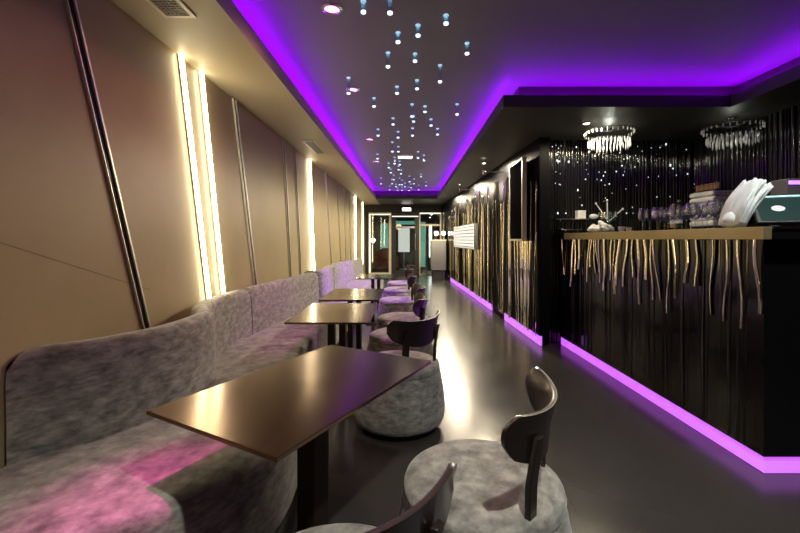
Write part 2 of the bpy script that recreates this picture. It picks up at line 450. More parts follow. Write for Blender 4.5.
downlight(2.15, 1.75, ZC, 'added white downlight out of view, brightening the near bar corner', 'warmlamp', gn, .04, (.92, 1., .95), 110, 100)  # added lamp, out of view, to brighten the white bundle
t = thing('ceiling_lamp', 'flat white rectangular lamp at the far end of the ceiling', 'lamp', (-.05, 7.2, ZC))
MB().box(-.14, .14, -.1, .1, -.03, 0).build('housing', 'cream', t); MB().box(-.12, .12, -.085, .085, -.034, -.03).build('diffuser', 'whitelamp', t)

# ------------------------------------------------------------------ hanging acrylic rods
rods = [(363.4, 1, 13), (390, -3, 14), (446, 15, 24.5), (418, 25, 36.5), (398, 32.5, 43), (467, 43, 54.5), (388, 52.5, 67.5), (415, 53.5, 62),
        (440, 65, 82.5), (348.5, 77.5, 94), (417, 80, 89.5), (397, 86.5, 94), (374, 98, 107), (412, 104, 117), (425, 106, 112.5), (457, 104, 115),
        (393, 118, 125), (413.5, 116, 122), (431, 119, 126), (378, 129, 136), (398, 131.5, 138), (412.5, 128, 136), (437.5, 128.5, 135),
        (392.3, 142, 152), (398.3, 146.5, 152), (418, 151.5, 158.5), (424, 155, 161)]
far = [(377.5, 154, 159), (394.5, 157, 164), (388.7, 163, 168), (399.6, 161, 165), (390.7, 169, 173), (398.6, 166, 170), (401, 170, 174), (381, 178, 184),
       (393.7, 175, 180), (392, 179, 184), (399.6, 178, 185), (402, 180, 185), (409.5, 176, 182), (421, 174, 177), (426, 182, 186), (396, 184, 187),
       (389.7, 186, 190), (411, 184, 188), (418.7, 185, 190), (402, 187, 190.5), (397.6, 188, 190.6), (409, 187, 190.8), (405, 183, 187), (414, 179, 184)]
ORD = ['first', 'second', 'third', 'fourth', 'fifth', 'sixth', 'seventh', 'eighth', 'ninth', 'tenth', 'eleventh', 'twelfth', 'thirteenth', 'fourteenth',
       'fifteenth', 'sixteenth', 'seventeenth', 'eighteenth', 'nineteenth', 'twentieth', 'twenty-first', 'twenty-second', 'twenty-third', 'twenty-fourth',
       'twenty-fifth', 'twenty-sixth', 'twenty-seventh']
order = sorted(range(len(rods)), key=lambda i: rods[i][2])
rank = {i: k for k, i in enumerate(order)}
def rod(px, ya, yb, label, group):
    Y = (ZC - EYE) * 400 / (EYE * 0 + 239 - ya); X = (px - 408) * Y / 400
    Ln = max(.06, min(.2, (yb - ya) * Y / 400)); r = .0145 + .006 * min(1, Y / 12)
    t = thing('ceiling_light_rod', label, 'light rod', (X, Y, ZC), 0, group)
    MB().lathe([(r, -.008), (r, -Ln + .012)], 12).build('rod', 'rod', t, smooth=True)
    MB().lathe([(r * 1.1, 0), (r * 1.1, -.008)], 12).build('socket', 'rodring', t, smooth=True)
    MB().lathe([(r * 1.04, -Ln + .012), (r * 1.04, -Ln), (r * .7, -Ln - .003)], 12).build('tip', 'rodtip', t, smooth=True)
def size_word(r):
    h = r[2] - r[1]
    return 'long' if h > 12.5 else ('short' if h < 9 else 'mid length')
for i, r in enumerate(rods):
    k = rank[i]
    side = 'right' if r[0] > 425 else ('left' if r[0] < 392 else 'middle')
    lab = f'{size_word(r)} clear lit rod, {ORD[k]} from the top of the photo, {side} of the ceiling'
    rod(*r, lab, 'clear lit rods in the near ceiling')
for r in far:
    rod(*r, 'tiny clear lit rod in the dense far cluster before the violet end cove', 'clear lit rods in the far ceiling')

# ------------------------------------------------------------------ banquette sofas
Bk = [(-1.525, 1.15), (-1.52, 1.515), (-1.33, 1.71), (-1.20, 1.95), (-1.155, 2.2), (-1.185, 2.47), (-1.335, 2.72), (-1.395, 3.02), (-1.405, 3.45), (-1.375, 3.8), (-1.325, 4.2), (-1.255, 4.9), (-1.20, 5.40)]
Fr = [(-1.10, .92), (-.96, 1.15), (-.777, 1.264), (-.61, 1.46), (-.53, 1.74), (-.55, 2.08), (-.66, 2.45), (-.76, 2.75), (-.82, 3.15), (-.84, 3.6), (-.84, 4.1), (-.81, 4.8), (-.78, 5.40)]
def sofa(name, label, B, F, parts, ns, loc):
    t = thing(name, label, 'sofa', loc, 0, 'mottled velvet sofas along the beige wall')
    ox, oy = loc[0], loc[1]
    n = ns
    cb = catmull(B, n); cf = catmull(F, n)
    # seat: one loft
    rows = []; prow = []
    for j in range(n + 1):
        bq, fq = cb[j], cf[j]; d = (fq - bq).normalized()
        ends = 1.0 if 0 < j < n else .0
        pr = [(bq, .07), (bq, .44), (bq + (fq - bq) * .3, .452), (bq + (fq - bq) * .7, .452), (fq - d * .06, .450), (fq - d * .025, .440), (fq - d * .006, .420), (fq, .39), (fq + d * .002, .25), (fq - d * .004, .11), (fq - d * .02, .075), (fq - d * .04, .07)]
        rows.append([(p.x - ox, p.y - oy, z) for p, z in pr])
        prow.append([(p.x - ox, p.y - oy, z) for p, z in [(bq + d * .02, 0), (bq + d * .02, .07), (fq - d * .06, .07), (fq - d * .06, 0)]])
    cut = int(n * parts[2])
    MB().grid(rows[:cut + 1]).build('seat', 'velvet', t, smooth=True)
    def inset(rows, k):   # second cushion starts a hair later
        return rows
    r2 = rows[cut:]
    m2 = [[Vector(a).lerp(Vector(b_), .12) for a, b_ in zip(r2[0], r2[1])]] + r2[1:]
    MB().grid(m2).build('seat', 'velvet', t, smooth=True)
    MB().grid(prow).build('plinth', 'plinth', t)
    # backrest in two lengths
    def back(j0, j1, frac0=0.):
        rws = []
        for j in range(j0, j1 + 1):
            q = cb[j]
            if j == j0 and frac0: q = cb[j].lerp(cb[j + 1], frac0)
            d0 = (cb[min(j + 1, n)] - cb[max(j - 1, 0)]).normalized(); nb = Vector((-d0.y, d0.x))   # towards the wall
            if nb.x > 0: nb = -nb
            T = .125
            e = min(j - j0, j1 - j, 3); sh = [.035, .012, .003, 0][e]
            pr = [(.0, .40), (.002, .60), (.010, .76 - sh), (.016, .825 - sh), (.030, .850 - sh), (.055, .860 - sh), (T - .03, .858 - sh), (T - .008, .845 - sh), (T, .80 - sh), (T, .40)]
            pts = []
            for o, z in pr:
                p = q + nb * o
                pts.append((max(p.x, XL + .012) - ox, p.y - oy, z))
            rws.append(pts)
        MB().grid(rws).build('backrest', 'velvet', t, smooth=True)
    js = int(n * parts[0]); jm = int(n * parts[1])
    back(js, jm); back(jm, n, .35)
    return t
sofa('banquette_sofa', 'long mottled grey velvet sofa with curved back, nearest on the left', Bk, Fr, (1 / 12, 8.4 / 12, 9.3 / 12), 96, (-1.2, 3.0, 0))
B2 = [(-1.42, 5.47), (-1.22, 5.56), (-1.17, 5.85), (-1.22, 6.3), (-1.27, 6.9), (-1.24, 7.5), (-1.14, 8.2), (-1.06, 8.8), (-1.05, 9.4)]
F2 = [(-.95, 5.45), (-.78, 5.50), (-.76, 5.85), (-.76, 6.3), (-.76, 6.9), (-.74, 7.5), (-.66, 8.2), (-.60, 8.8), (-.58, 9.4)]
sofa('banquette_sofa', 'mottled velvet sofa farther along the wall, towards the entrance', B2, F2, (0, .5, .5), 64, (-1.1, 7.4, 0))

# ------------------------------------------------------------------ tables
def table(cx, cy, rz, w, l, label, single=False):
    t = thing('cafe_table', label, 'table', (cx, cy, 0), rz, 'bronze topped tables along the sofas')
    MB().box(-w / 2, w / 2, -l / 2, l / 2, .706, .72).build('tabletop', 'bronze', t, bevel=.002)
    MB().box(-w / 2 + .08, w / 2 - .08, -.12, .12, .697, .706).build('mounting_plate', 'darkmetal', t)
    if single:
        MB().box(-.045, .045, -.045, .045, .018, .697).build('column', 'darkmetal', t, bevel=.003)
    else:
        for s in (-1, 1):
            MB().box(s * .045 - .024, s * .045 + .024, -.05, .05, .018, .697).build('column', 'darkmetal', t, bevel=.003)
    MB().box(-.11 if single else -.14, .11 if single else .14, -.16, .16, 0, .018).build('base_plate', 'darkmetal', t, bevel=.003)
def T1(c): return c
a1 = math.atan2(.879, .477) - PI / 2
cx, cy = (-.353 - .882 + .115 - .427) / 4, (1.055 + 1.357 + 1.917 + 2.19) / 4
table(cx, cy, a1, .61, .965, 'nearest bronze topped table, set at an angle to the wall', True)
table(-.565, 3.20, 0, .59, .84, 'second bronze table from the front, square to the aisle')
table(-.565, 4.24, 0, .58, .86, 'third bronze table from the front, close behind the second')
table(-.50, 6.22, 0, .56, .70, 'farthest bronze table, beside the far sofa')

# ------------------------------------------------------------------ chairs
def make_chair(name, label):
    t = thing(name, label, 'chair', (0, 0, 0), 0, 'pouf chairs with dark curved backs')
    MB().lathe([(.255, 0), (.262, .035)], 40).build('plinth', 'plinth', t, smooth=True)
    MB().lathe([(.275, .035), (.305, .05), (.318, .085), (.320, .14), (.314, .22), (.303, .30), (.292, .36), (.286, .385), (.280, .392)], 48).build('base', 'velvet', t, smooth=True)
    MB().lathe([(.270, .390), (.284, .396), (.287, .410), (.281, .428), (.262, .441), (.23, .449), (.15, .454), (.05, .456), (.001, .456)], 48).build('seat', 'velvet', t, smooth=True)
    # backrest: curved board behind (-Y)
    n = 28; A = R(46); th = .017
    rows = []
    for k in range(n + 1):
        u = -1 + 2 * k / n; a = -PI / 2 + u * A
        au = abs(u)
        zb = .580 + .085 * au ** 2 + (.03 * max(0, (au - .85) / .15) ** 1.6)
        zt = .765 + .028 * au ** 2 - (.040 * max(0, (au - .85) / .15) ** 1.5)
        def ring(z, extra):
            rr = .340 + .032 * (z - .57) / .2 + extra
            return (rr * math.cos(a), .132 + rr * math.sin(a), z)
        zm = (zb + zt) / 2
        rows.append([ring(zb + .004, 0), ring(zm, -.006), ring(zt - .004, 0), ring(zt, .006), ring(zt - .002, th), ring(zm, th - .006), ring(zb + .002, th), ring(zb, .006)])
    MB().grid(rows).build('backrest', 'wood', t, smooth=True)
    for s in (-1, 1):
        a = -PI / 2 + s * R(26)
        ca, sa = math.cos(a), math.sin(a); ta, tb = -sa, ca
        sec = []
        for z, rr, w in ((.38, .352, .024), (.45, .350, .025), (.54, .352, .026), (.62, .364, .024), (.70, .378, .019)):
            p = Vector((ca * rr, .132 + sa * rr, z)); tv = Vector((ta, tb, 0)); rv = Vector((ca, sa, 0))
            sec.append([tuple(p - tv * w), tuple(p + tv * w), tuple(p + tv * w * .8 + rv * .017), tuple(p - tv * w * .8 + rv * .017)])
        MB().grid(sec).build('post', 'wood', t, bevel=.003)
    return t
chairs = [(.27, 1.455, -24, 'pouf chair at the right of the nearest table, seat in full view'),
          (-.19, .947, -61, 'pouf chair nearest to the viewer, seen from behind its dark back'),
          (-.06, 2.83, -40, 'pouf chair beyond the nearest table, its back turned this way'),
          (-.07, 3.66, -2, 'pouf chair at the second table, mostly hidden by the chair before it'),
          (-.06, 4.44, 4, 'pouf chair at the third table with violet light on its seat'),
          (-.13, 5.75, 0, 'pouf chair at the farthest table with violet lit seat and brown front'),
          (-.15, 6.95, -8, 'pouf chair second from the entrance end'),
          (-.13, 8.0, 5, 'pouf chair farthest down the aisle')]
proto = None
for (x, y, back, lab) in chairs:
    if proto is None: o = proto = make_chair('pouf_chair', lab)
    else: o = copy_tree(proto)
    o.location = (x, y, 0); o.rotation_euler = (0, 0, R(back) + PI / 2); o['label'] = lab

# ------------------------------------------------------------------ bar
BF0, BF1 = (1.88, 4.89), (1.965, 2.21)     # front line, far and near
t = thing('bar_counter', 'long black bar clad in vertical mirror ribs', 'bar', (2.0, 3.5, 0))
def loc_poly(poly): return [(x - 2.0, y - 3.5) for x, y in poly]
MB().prism(loc_poly([(BF0[0], 4.95), BF1, (3.30, 2.21), (3.30, 2.75), (2.42, 2.75), (2.42, 4.95)]), .112, 1.297).build('body', 'black', t)
MB().prism(loc_poly([(BF0[0] + .05, 4.95), (BF1[0] + .05, 2.26), (3.30, 2.26), (3.30, 2.7), (2.36, 2.7), (2.36, 4.95)]), 0, .112).build('plinth', 'plinth', t)
r_ = MB(); strip_run(r_, BF0, BF1, .113, 1.297, -1, .03, lambda a: .062 + .018 * a, lambda a: .026 - .003 * a, yaw=.36, lean=.03, tilt=.012, wav=.010, lo=(.72, 1.02))
r_.v = [(v[0] - 2.0, v[1] - 3.5, v[2]) for v in r_.v]
r_.build('mirror_strips', 'ribbar', t, smooth=True, fix=False)
r_ = MB(); strip_run(r_, BF0, BF1, .113, 1.297, -1, .03, lambda a: .05, lambda a: .03, yaw=.3, lean=.01, tilt=.003, wav=.003)
r_.v = [(v[0] - 2.0 + .012, v[1] - 3.5, v[2]) for v in r_.v]
r_.build('rib_cladding', 'black', t, smooth=True, fix=False)
MB().prism(loc_poly([(BF0[0] - .014, 4.93), (BF1[0] - .014, 2.195), (3.30, 2.195), (3.30, 2.21), (BF1[0], 2.21), (BF0[0], 4.93)]), .104, .112).build('base_trim', 'black', t)
m = MB().prism(loc_poly([(BF0[0] + .006, 4.93), (BF1[0] + .006, 2.215), (BF1[0] + .05, 2.26), (BF0[0] + .05, 4.95)]), .004, .103)
m.prism(loc_poly([(BF1[0] + .006, 2.215), (3.30, 2.215), (3.30, 2.26), (BF1[0] + .05, 2.26)]), .004, .103)
o = m.build('toe_light', 'toe', t); o['label'] = 'glowing magenta strip at the foot of the bar'
tt = thing('brass_edged_worktop', 'brass edged bar top running above the ribbed front', 'worktop', (2.0, 3.5, 0))
MB().prism(loc_poly([(1.875 - .035, 4.72), (BF1[0] - .035, 2.17), (BF1[0] + .01, 2.17), (1.885, 4.72)]), 1.297, 1.367).build('front_edge', 'gold', tt, bevel=.003)
MB().prism(loc_poly([(1.887, 4.72), (BF1[0] + .012, 2.17), (3.34, 2.17), (3.34, 2.80), (2.46, 2.80), (2.46, 4.72)]), 1.299, 1.367).build('slab', 'black', tt)
MB().prism(loc_poly([(BF1[0] + .012, 2.165), (3.34, 2.165), (3.34, 2.169), (BF1[0] + .012, 2.169)]), 1.355, 1.3655).build('side_trim', 'chrome', tt)
ZT = 1.367

# wine glasses
def make_glass():
    t = thing('wine_glass', '', 'glass', (0, 0, 0), 0, 'wine glasses lined up on the bar')
    MB().lathe([(.036, 0), (.034, .003), (.006, .006)], 20).build('foot', 'wineglass', t, smooth=True)
    MB().lathe([(.0045, .005), (.0038, .05), (.0048, .085)], 8).build('stem', 'wineglass', t, smooth=True)
    MB().lathe([(.004, .083), (.022, .093), (.036, .115), (.040, .14), (.036, .172), (.031, .195), (.0295, .195), (.034, .172), (.038, .14), (.034, .116), (.02, .096), (.002, .087)], 20, closed=False).build('bowl', 'wineglass', t, smooth=True)
    return t
gproto = None
gy = [(643, 2.06), (649.5, 2.14), (657, 2.06), (664.5, 2.14), (674.5, 2.06), (682, 2.14), (691, 2.06), (702.5, 2.14), (714, 2.06)]
for k, (px, X) in enumerate(gy):
    if gproto is None: o = gproto = make_glass()
    else: o = copy_tree(gproto)
    Y = X * 400 / (px - 408)
    o.location = (X, Y, ZT + .0005); o['label'] = f'wine glass on the bar, {ORD[k]} of the front row from the far left'
for k in range(7):
    o = copy_tree(gproto); X = 2.27 + .01 * (k % 2); Y = 2.93 + .115 * k
    o.location = (X, Y, ZT + .0005); o['label'] = f'wine glass on the bar, {ORD[k]} of the back row from the white bundle'

# white bundle on the near bar corner: fanned crumpled sheets
t = thing('napkin_bundle', 'large white crumpled bundle leaning right on the near bar end', 'napkins', (2.06, 2.46, ZT + .0005)); t.scale = (.88, .88, .94)
def sheet(k, n):
    m = MB(); rows = []
    f = k / (n - 1)
    NU, NV = 12, 10
    rnd = random.Random(100 + k)
    ph = [rnd.uniform(0, 6.28) for _ in range(6)]
    for i in range(NU + 1):
        u = i / NU; row = []
        Ls = .325 + .015 * math.sin(ph[0]) ; lean = R(30 + 4 * f)
        for j in range(NV + 1):
            v = j / NV - .5
            wdt = .17 + .04 * math.sin(PI * u)
            rag = .010 * math.sin(ph[1] + 11 * v) + .006 * math.sin(ph[2] + 23 * v)
            s = u * (Ls + rag)
            bow = .045 * math.sin(PI * u)
            crump = .006 * math.sin(ph[3] + 9 * u + 7 * v) + .005 * math.sin(ph[4] + 17 * v + 5 * u)
            x = -.075 + s * math.sin(lean) + (f - .5) * .06 * math.cos(lean) - bow * .5 + crump
            z = s * math.cos(lean) - (f - .5) * .02 + bow * .3 + .012
            y = v * wdt * (1 + .12 * math.sin(ph[5] + 3 * u)) + crump
            row.append((x, y, max(z, .003)))
        rows.append(row)
    m.grid(rows, cap=False, close=False)
    return m
for k in range(6):
    o = sheet(k, 6).build('napkin', 'white', t, smooth=True, fix=False)
    sd = o.modifiers.new('thick', 'SOLIDIFY'); sd.thickness = .011; sd.offset = 0
bm_ = MB(); bm_.sphere((-.075, 0, .05), .055, 16, 10, (1.0, 1.15, .9)); rn = random.Random(4)
bm_.v = [(x * (1 + .07 * math.sin(40 * y + 30 * z)), y, max(.002, z + .008 * math.sin(60 * x + 40 * y))) for x, y, z in bm_.v]
bm_.build('napkin_roll', 'white', t, smooth=True)

# POS terminal
t = thing('till_screen', 'dark tilted till screen with teal upper edge on the bar end', 'till', (2.42, 2.50, ZT + .0005), R(-24))
MB().box(-.10, .10, -.07, .09, 0, .02).box(-.03, .03, .0, .05, .02, .10).build('stand', 'matblack', t, bevel=.004)
rot = Matrix.Translation((0, -.01, .115)) @ Matrix.Rotation(R(-38), 4, 'X')
MB().box(-.21, .21, -.012, .018, -.11, .11, rot).build('housing', 'matblack', t, bevel=.004); hs = t.children[-1] if t.children[-1].name.startswith('housing') else [c for c in t.children if c.name.startswith('housing')][0]
MB().box(-.19, .19, -.0145, -.012, -.095, .085, rot).build('screen', 'screen', hs)
e = MB().box(-.205, .205, -.016, .004, .098, .110, rot).build('edge_light', emit('teal_edge', (.02, .55, .5), .7), hs)
pc = MB()
for q in range(20):
    pass
pc.lathe([(.034, 0), (.034, .002)], 24)
pc.v = [tuple(rot @ Vector((v[0] - .09, -.0155 - v[2], v[1] * .7))) for v in pc.v]
pc.build('screen_dial', emit('pale_dial', (.45, .6, .5), .12), hs)
# device with purple strip behind it
t = thing('label_printer', 'grey box with glowing violet strip behind the till screen', 'printer', (2.66, 2.715, ZT + .0005))
MB().box(-.14, .14, -.06, .07, 0, .335).build('casing', pbr('grey_plastic', (.14, .13, .13), .5), t, bevel=.006)
MB().box(-.135, .135, -.066, -.06, .295, .32).build('light_strip', emit('violet_strip', (.5, .12, 1.), 1.5), t)

# napkin heap with glass bowl and sticks at the far end
t = thing('napkin_heap', 'heap of small white crumpled napkins at the far bar end', 'napkins', (1.995, 4.14, ZT + .0005))
rn = random.Random(11)
for k in range(34):
    a = rn.uniform(0, 6.28); rr = .105 * math.sqrt(rn.random()); h = .026 + .105 * (1 - rr / .105) * rn.random() ** .5
    m = MB().sphere((rr * math.cos(a) , rr * math.sin(a), h), .033, 8, 6, (1, .9, .75))
    q = rn.uniform(0, 6)
    m.v = [(x + .008 * math.sin(90 * z + q), y + .008 * math.sin(80 * x + q), max(.001, z + .006 * math.sin(100 * y + q))) for x, y, z in m.v]
    m.build('napkin', 'white', t)
t = thing('glass_bowl', 'clear footed glass bowl with white sticks behind the napkin heap', 'bowl', (2.22, 4.44, ZT + .0005))
MB().lathe([(.055, 0), (.05, .006), (.012, .015), (.010, .09), (.05, .105), (.085, .135), (.098, .18), (.094, .23), (.088, .23), (.092, .18), (.08, .14), (.05, .112), (.002, .10)], 24, closed=False).build('bowl', 'jar', t, smooth=True)
for k, (x0, y0, z0, x1, y1, z1) in enumerate([(0, 0, .13, -.11, .05, .33), (.01, 0, .13, .13, -.06, .26), (0, .01, .13, .0, .02, .36)]):
    MB().tube([(x0, y0, z0), (x1, y1, z1)], .006, 8).sphere((x1, y1, z1), .013, 8, 6).build('stirrer', 'paper', t, smooth=True)
for k, (X, Y, s, lab) in enumerate([(2.06, 3.86, .032, 'small white cup on the bar just right of the napkin heap'), (2.08, 3.77, .026, 'smaller white cup on the bar, second right of the napkin heap')]):
    tag(MB().lathe([(s * .7, 0), (s, s * 1.6), (s * .9, s * 1.6), (s * .6, .004)], 18, closed=False).build('cup', 'paper', None, smooth=True), lab, 'cup', 'small cups on the bar').location = (X, Y, ZT + .0005)

# glass shelves with cups on the end wall
for k, (z, x0, x1, lab) in enumerate([(1.545, 1.78, 2.32, 'upper thin glass shelf on the black ribbed end wall'), (1.42, 1.84, 2.10, 'lower short glass shelf on the black ribbed end wall')]):
    t = thing('glass_shelf', lab, 'shelf', (0, 0, 0), 0, 'glass shelves on the end wall')
    MB().box(x0, x1, 4.80, 4.975, z - .012, z).build('shelf', 'jar', t)
    MB().box(x0, x1, 4.792, 4.80, z - .011, z - .001).build('edge', 'chrome', t)
    for x in (x0 + .06, x1 - .06):
        MB().box(x - .006, x + .006, 4.82, 4.975, z - .03, z - .012).build('bracket', 'chrome', t)
t = thing('sugar_box', 'white square box on the upper glass shelf', 'box', (2.10, 4.87, 1.546))
MB().box(-.05, .05, -.04, .04, 0, .085).build('body', 'paper', t, bevel=.004); MB().box(-.052, .052, -.042, .042, .085, .10).build('lid', 'paper', t, bevel=.003)
o = tag(MB().sphere((0, 0, .03), .04, 12, 8, (1.3, 1, .75)).build('folded_cloth', 'white', None, smooth=True), 'small white folded cloth at the right end of the upper glass shelf', 'cloth'); o.location = (2.26, 4.87, 1.546)

# back bar along the right: cabinet with towels and votives
t = thing('back_bar', 'low black back bar cabinet behind the counter', 'cabinet', (3.2, 4.2, 0))
MB().box(-.18, .34, -.75, .74, 0, 1.40).build('body', 'matblack', t)
MB().box(-.20, .34, -.77, .74, 1.40, 1.43).build('top', 'black', t)
t = thing('towel_stack', 'stack of white folded towels behind the wine glasses', 'towels', (3.06, 4.15, 1.43), 0)
for k in range(6):
    m = MB().box(-.03, .22, -.17, .17, .002 + k * .06, .058 + k * .06)
    m.build('towel', 'white', t, bevel=.022)
t = thing('tealight_rack', 'gold rack of small amber glasses above the white towels', 'rack', (3.16, 4.15, 1.793))
MB().box(-.09, .16, -.16, .16, .0, .012).box(-.09, -.082, -.16, .16, .055, .06).build('tray', 'darkmetal', t)
for k in range(5):
    MB().lathe([(.02, .012), (.024, .075), (.02, .075), (.016, .02)], 14, (-.055, -.126 + k * .063, 0), closed=False).build('votive', emit('amber_votive', (1., .5, .2), .06, (.22, .11, .05)) if k == 0 else bpy.data.materials['amber_votive'], t, smooth=True)
def bottle(x, y, z, h, r, mt, lab):
    t = thing('bottle', lab, 'bottle', (x, y, z), 0, 'bottles on the back bar')
    MB().lathe([(r, 0), (r, h * .58), (r * .85, h * .66), (r * .36, h * .76), (r * .32, h * .93)], 18).build('glass', mt, t, smooth=True); g = t.children[0]
    MB().lathe([(r * .4, h * .93), (r * .4, h)], 12).build('cap', 'gold', g)
    MB().lathe([(r * 1.01, h * .15), (r * 1.01, h * .45)], 18, closed=False).build('paper_label', 'paper', g, smooth=True)
bottle(3.06, 4.52, 1.43, .31, .038, 'bottleg', 'dark green bottle left of the white towels')
bottle(3.08, 4.64, 1.43, .28, .036, 'amber', 'amber bottle farthest left on the back bar')
bottle(3.10, 3.80, 1.43, .30, .037, 'bottleg', 'dark green bottle right of the white towels')
bottle(3.08, 3.68, 1.43, .33, .036, 'amber', 'amber bottle behind the white bundle')

# crystal chandeliers over the bar
cproto = None
def chandelier(x, y, lab, s=1., dz=0.):
    t = thing('crystal_chandelier', lab, 'chandelier', (x, y, ZS), 0, 'crystal chandeliers above the bar')
    MB().lathe([(.05, 0), (.05, -.015), (.012, -.02)], 20).build('ceiling_rose', 'chrome', t, smooth=True)
    MB().lathe([(.003, -.015), (.003, -.10 - dz)], 8).build('rod', 'chrome', t)
    rings = []
    for rr, z in ((.25, -.05 - dz), (.21, -.14 - dz)):
        m = MB(); n = 40
        m.tube([(rr * math.cos(2 * PI * k / n), rr * math.sin(2 * PI * k / n), z) for k in range(n + 1)], .004, 6)
        m.tube([(-rr, 0, z), (rr, 0, z)], .003, 6).tube([(0, -rr, z), (0, rr, z)], .003, 6)
        ring = m.build('ring', 'matblack', t, smooth=True); rings.append(ring)
    MB().lathe([(.003, -.10 - dz), (.003, -.145 - dz)], 8).build('lower_rod', 'chrome', t)
    rn = random.Random(5)
    for rr, z, n, h in ((.25, -.05 - dz, 30, .045), (.21, -.14 - dz, 36, .09), (.12, -.14 - dz, 20, .10)):
        for k in range(n):
            a = 2 * PI * k / n; hh = h * rn.uniform(.75, 1.2); w = .008
            cx_, cy_ = rr * math.cos(a), rr * math.sin(a)
            m = MB().lathe([(.0015, z), (w, z - hh * .55), (w * .7, z - hh * .8), (.001, z - hh)], 5, (cx_, cy_, 0))
            m.build('crystal', 'crystal', rings[0 if rr > .23 else 1])
    ld = bpy.data.lights.new('lamp', 'POINT'); ld.energy = 2.6 * s; ld.color = (.95, 1., .85); ld.shadow_soft_size = .03
    lo = bpy.data.objects.new('lamp', ld); COL.objects.link(lo); lo.parent = t; lo.location = (0, 0, -.11 - dz)
chandelier(2.22, 4.42, 'crystal chandelier at the left, over the far bar end')
chandelier(3.28, 4.05, 'crystal chandelier at the right, dimmer, above the back bar', .3, .05)

# glowing points standing in for glints reflected in the end wall
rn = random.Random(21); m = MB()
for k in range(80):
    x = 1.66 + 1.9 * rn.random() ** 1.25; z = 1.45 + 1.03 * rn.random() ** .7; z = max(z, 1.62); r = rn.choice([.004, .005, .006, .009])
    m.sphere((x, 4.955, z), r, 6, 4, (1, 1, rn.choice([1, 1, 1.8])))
tag(m.build('glint_points', 'glint'), 'tiny reflected glints put in as glowing points over the black ribbed end wall', 'lights', kind='stuff')

# framed black panel on the passage wall
t = thing('wall_screen', 'tall narrow black screen with pale frame on the ribbed wall', 'screen', (1.50, 5.48, 0), 0)
MB().box(-.02, .03, -.30, .30, 1.30, 2.33).build('panel', pbr('screen_black', (.006, .006, .007), .7, spec=0.), t)
f = MB()
for (y0, y1, z0, z1) in ((-.325, -.30, 1.275, 2.355), (.30, .325, 1.275, 2.355), (-.30, .30, 1.275, 1.30), (-.30, .30, 2.33, 2.355)):
    f.box(-.03, .03, y0, y1, z0, z1)
f.build('frame', 'cream', t)
MB().box(.03, .075, -.10, .10, 1.75, 1.95).build('bracket', 'steel', t)
for (y, lab) in ((6.35, 'chrome lamp arm on the ribbed wall beside the black screen'), (8.6, 'chrome lamp arm on the ribbed wall farther along')):
    t = thing('lamp_arm', lab, 'lamp arm', (1.30 + (14.3 - y) * .0, y, 2.36), 0, 'chrome arms on the ribbed wall')
    xw = WA[0] + (WB[0] - WA[0]) * (y - WA[1]) / (WB[1] - WA[1]) - 1.30
    MB().tube([(xw - .015, 0, 0), (xw - .34, 0, .01)], .008, 8).build('arm', 'chrome', t, smooth=True)
    MB().lathe([(.012, -.04), (.022, -.02), (.022, .02)], 12, (xw - .34, 0, 0)).build('head', 'chrome', t, smooth=True)

# backlit louvred box on the passage wall
t = thing('louvred_wall_light', 'bright slatted light box on the ribbed wall near the entrance', 'wall light', (1.38, 9.4, 0))
tilt = math.atan2(WB[0] - WA[0], WB[1] - WA[1])
rz = Matrix.Rotation(-tilt, 4, 'Z')
MB().box(-.10, -.01, -1.3, 1.3, 1.08, 1.62, rz).build('casing', 'steel', t)
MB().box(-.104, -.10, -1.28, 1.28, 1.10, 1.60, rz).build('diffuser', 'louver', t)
g = MB()
for k in range(7):
    z = 1.10 + .5 * (k + .5) / 7
    g.box(-.135, -.104, -1.28, 1.28, z - .012, z + .006, rz)
g.build('louvres', 'steel', t)

# ------------------------------------------------------------------ host desk near the entrance
t = thing('host_desk', 'grey metal desk at the right of the glass entrance', 'desk', (.96, 12.75, 0))
MB().box(-.18, .18, -.14, .40, 0, .30).build('plinth', 'plinth', t)
MB().box(-.235, .235, -.2, .45, .32, 1.24).build('body', 'steel', t, bevel=.005)
MB().box(-.25, .25, -.23, .48, 1.24, 1.28).build('top', 'cream', t, bevel=.004)
for k, (x, y, lab) in enumerate(((.90, 12.7, 'small white globe lamp at the left of the grey desk'), (1.13, 12.72, 'small white globe lamp at the right of the grey desk'))):
    t = thing('globe_lamp', lab, 'lamp', (x, y, 1.28), 0, 'globe lamps on the grey desk')
    MB().lathe([(.05, 0), (.05, .015), (.012, .025), (.012, .12)], 14).build('stand', 'chrome', t, smooth=True)
    MB().sphere((0, 0, .20), .065, 14, 10).build('globe', 'globelight', t, smooth=True)

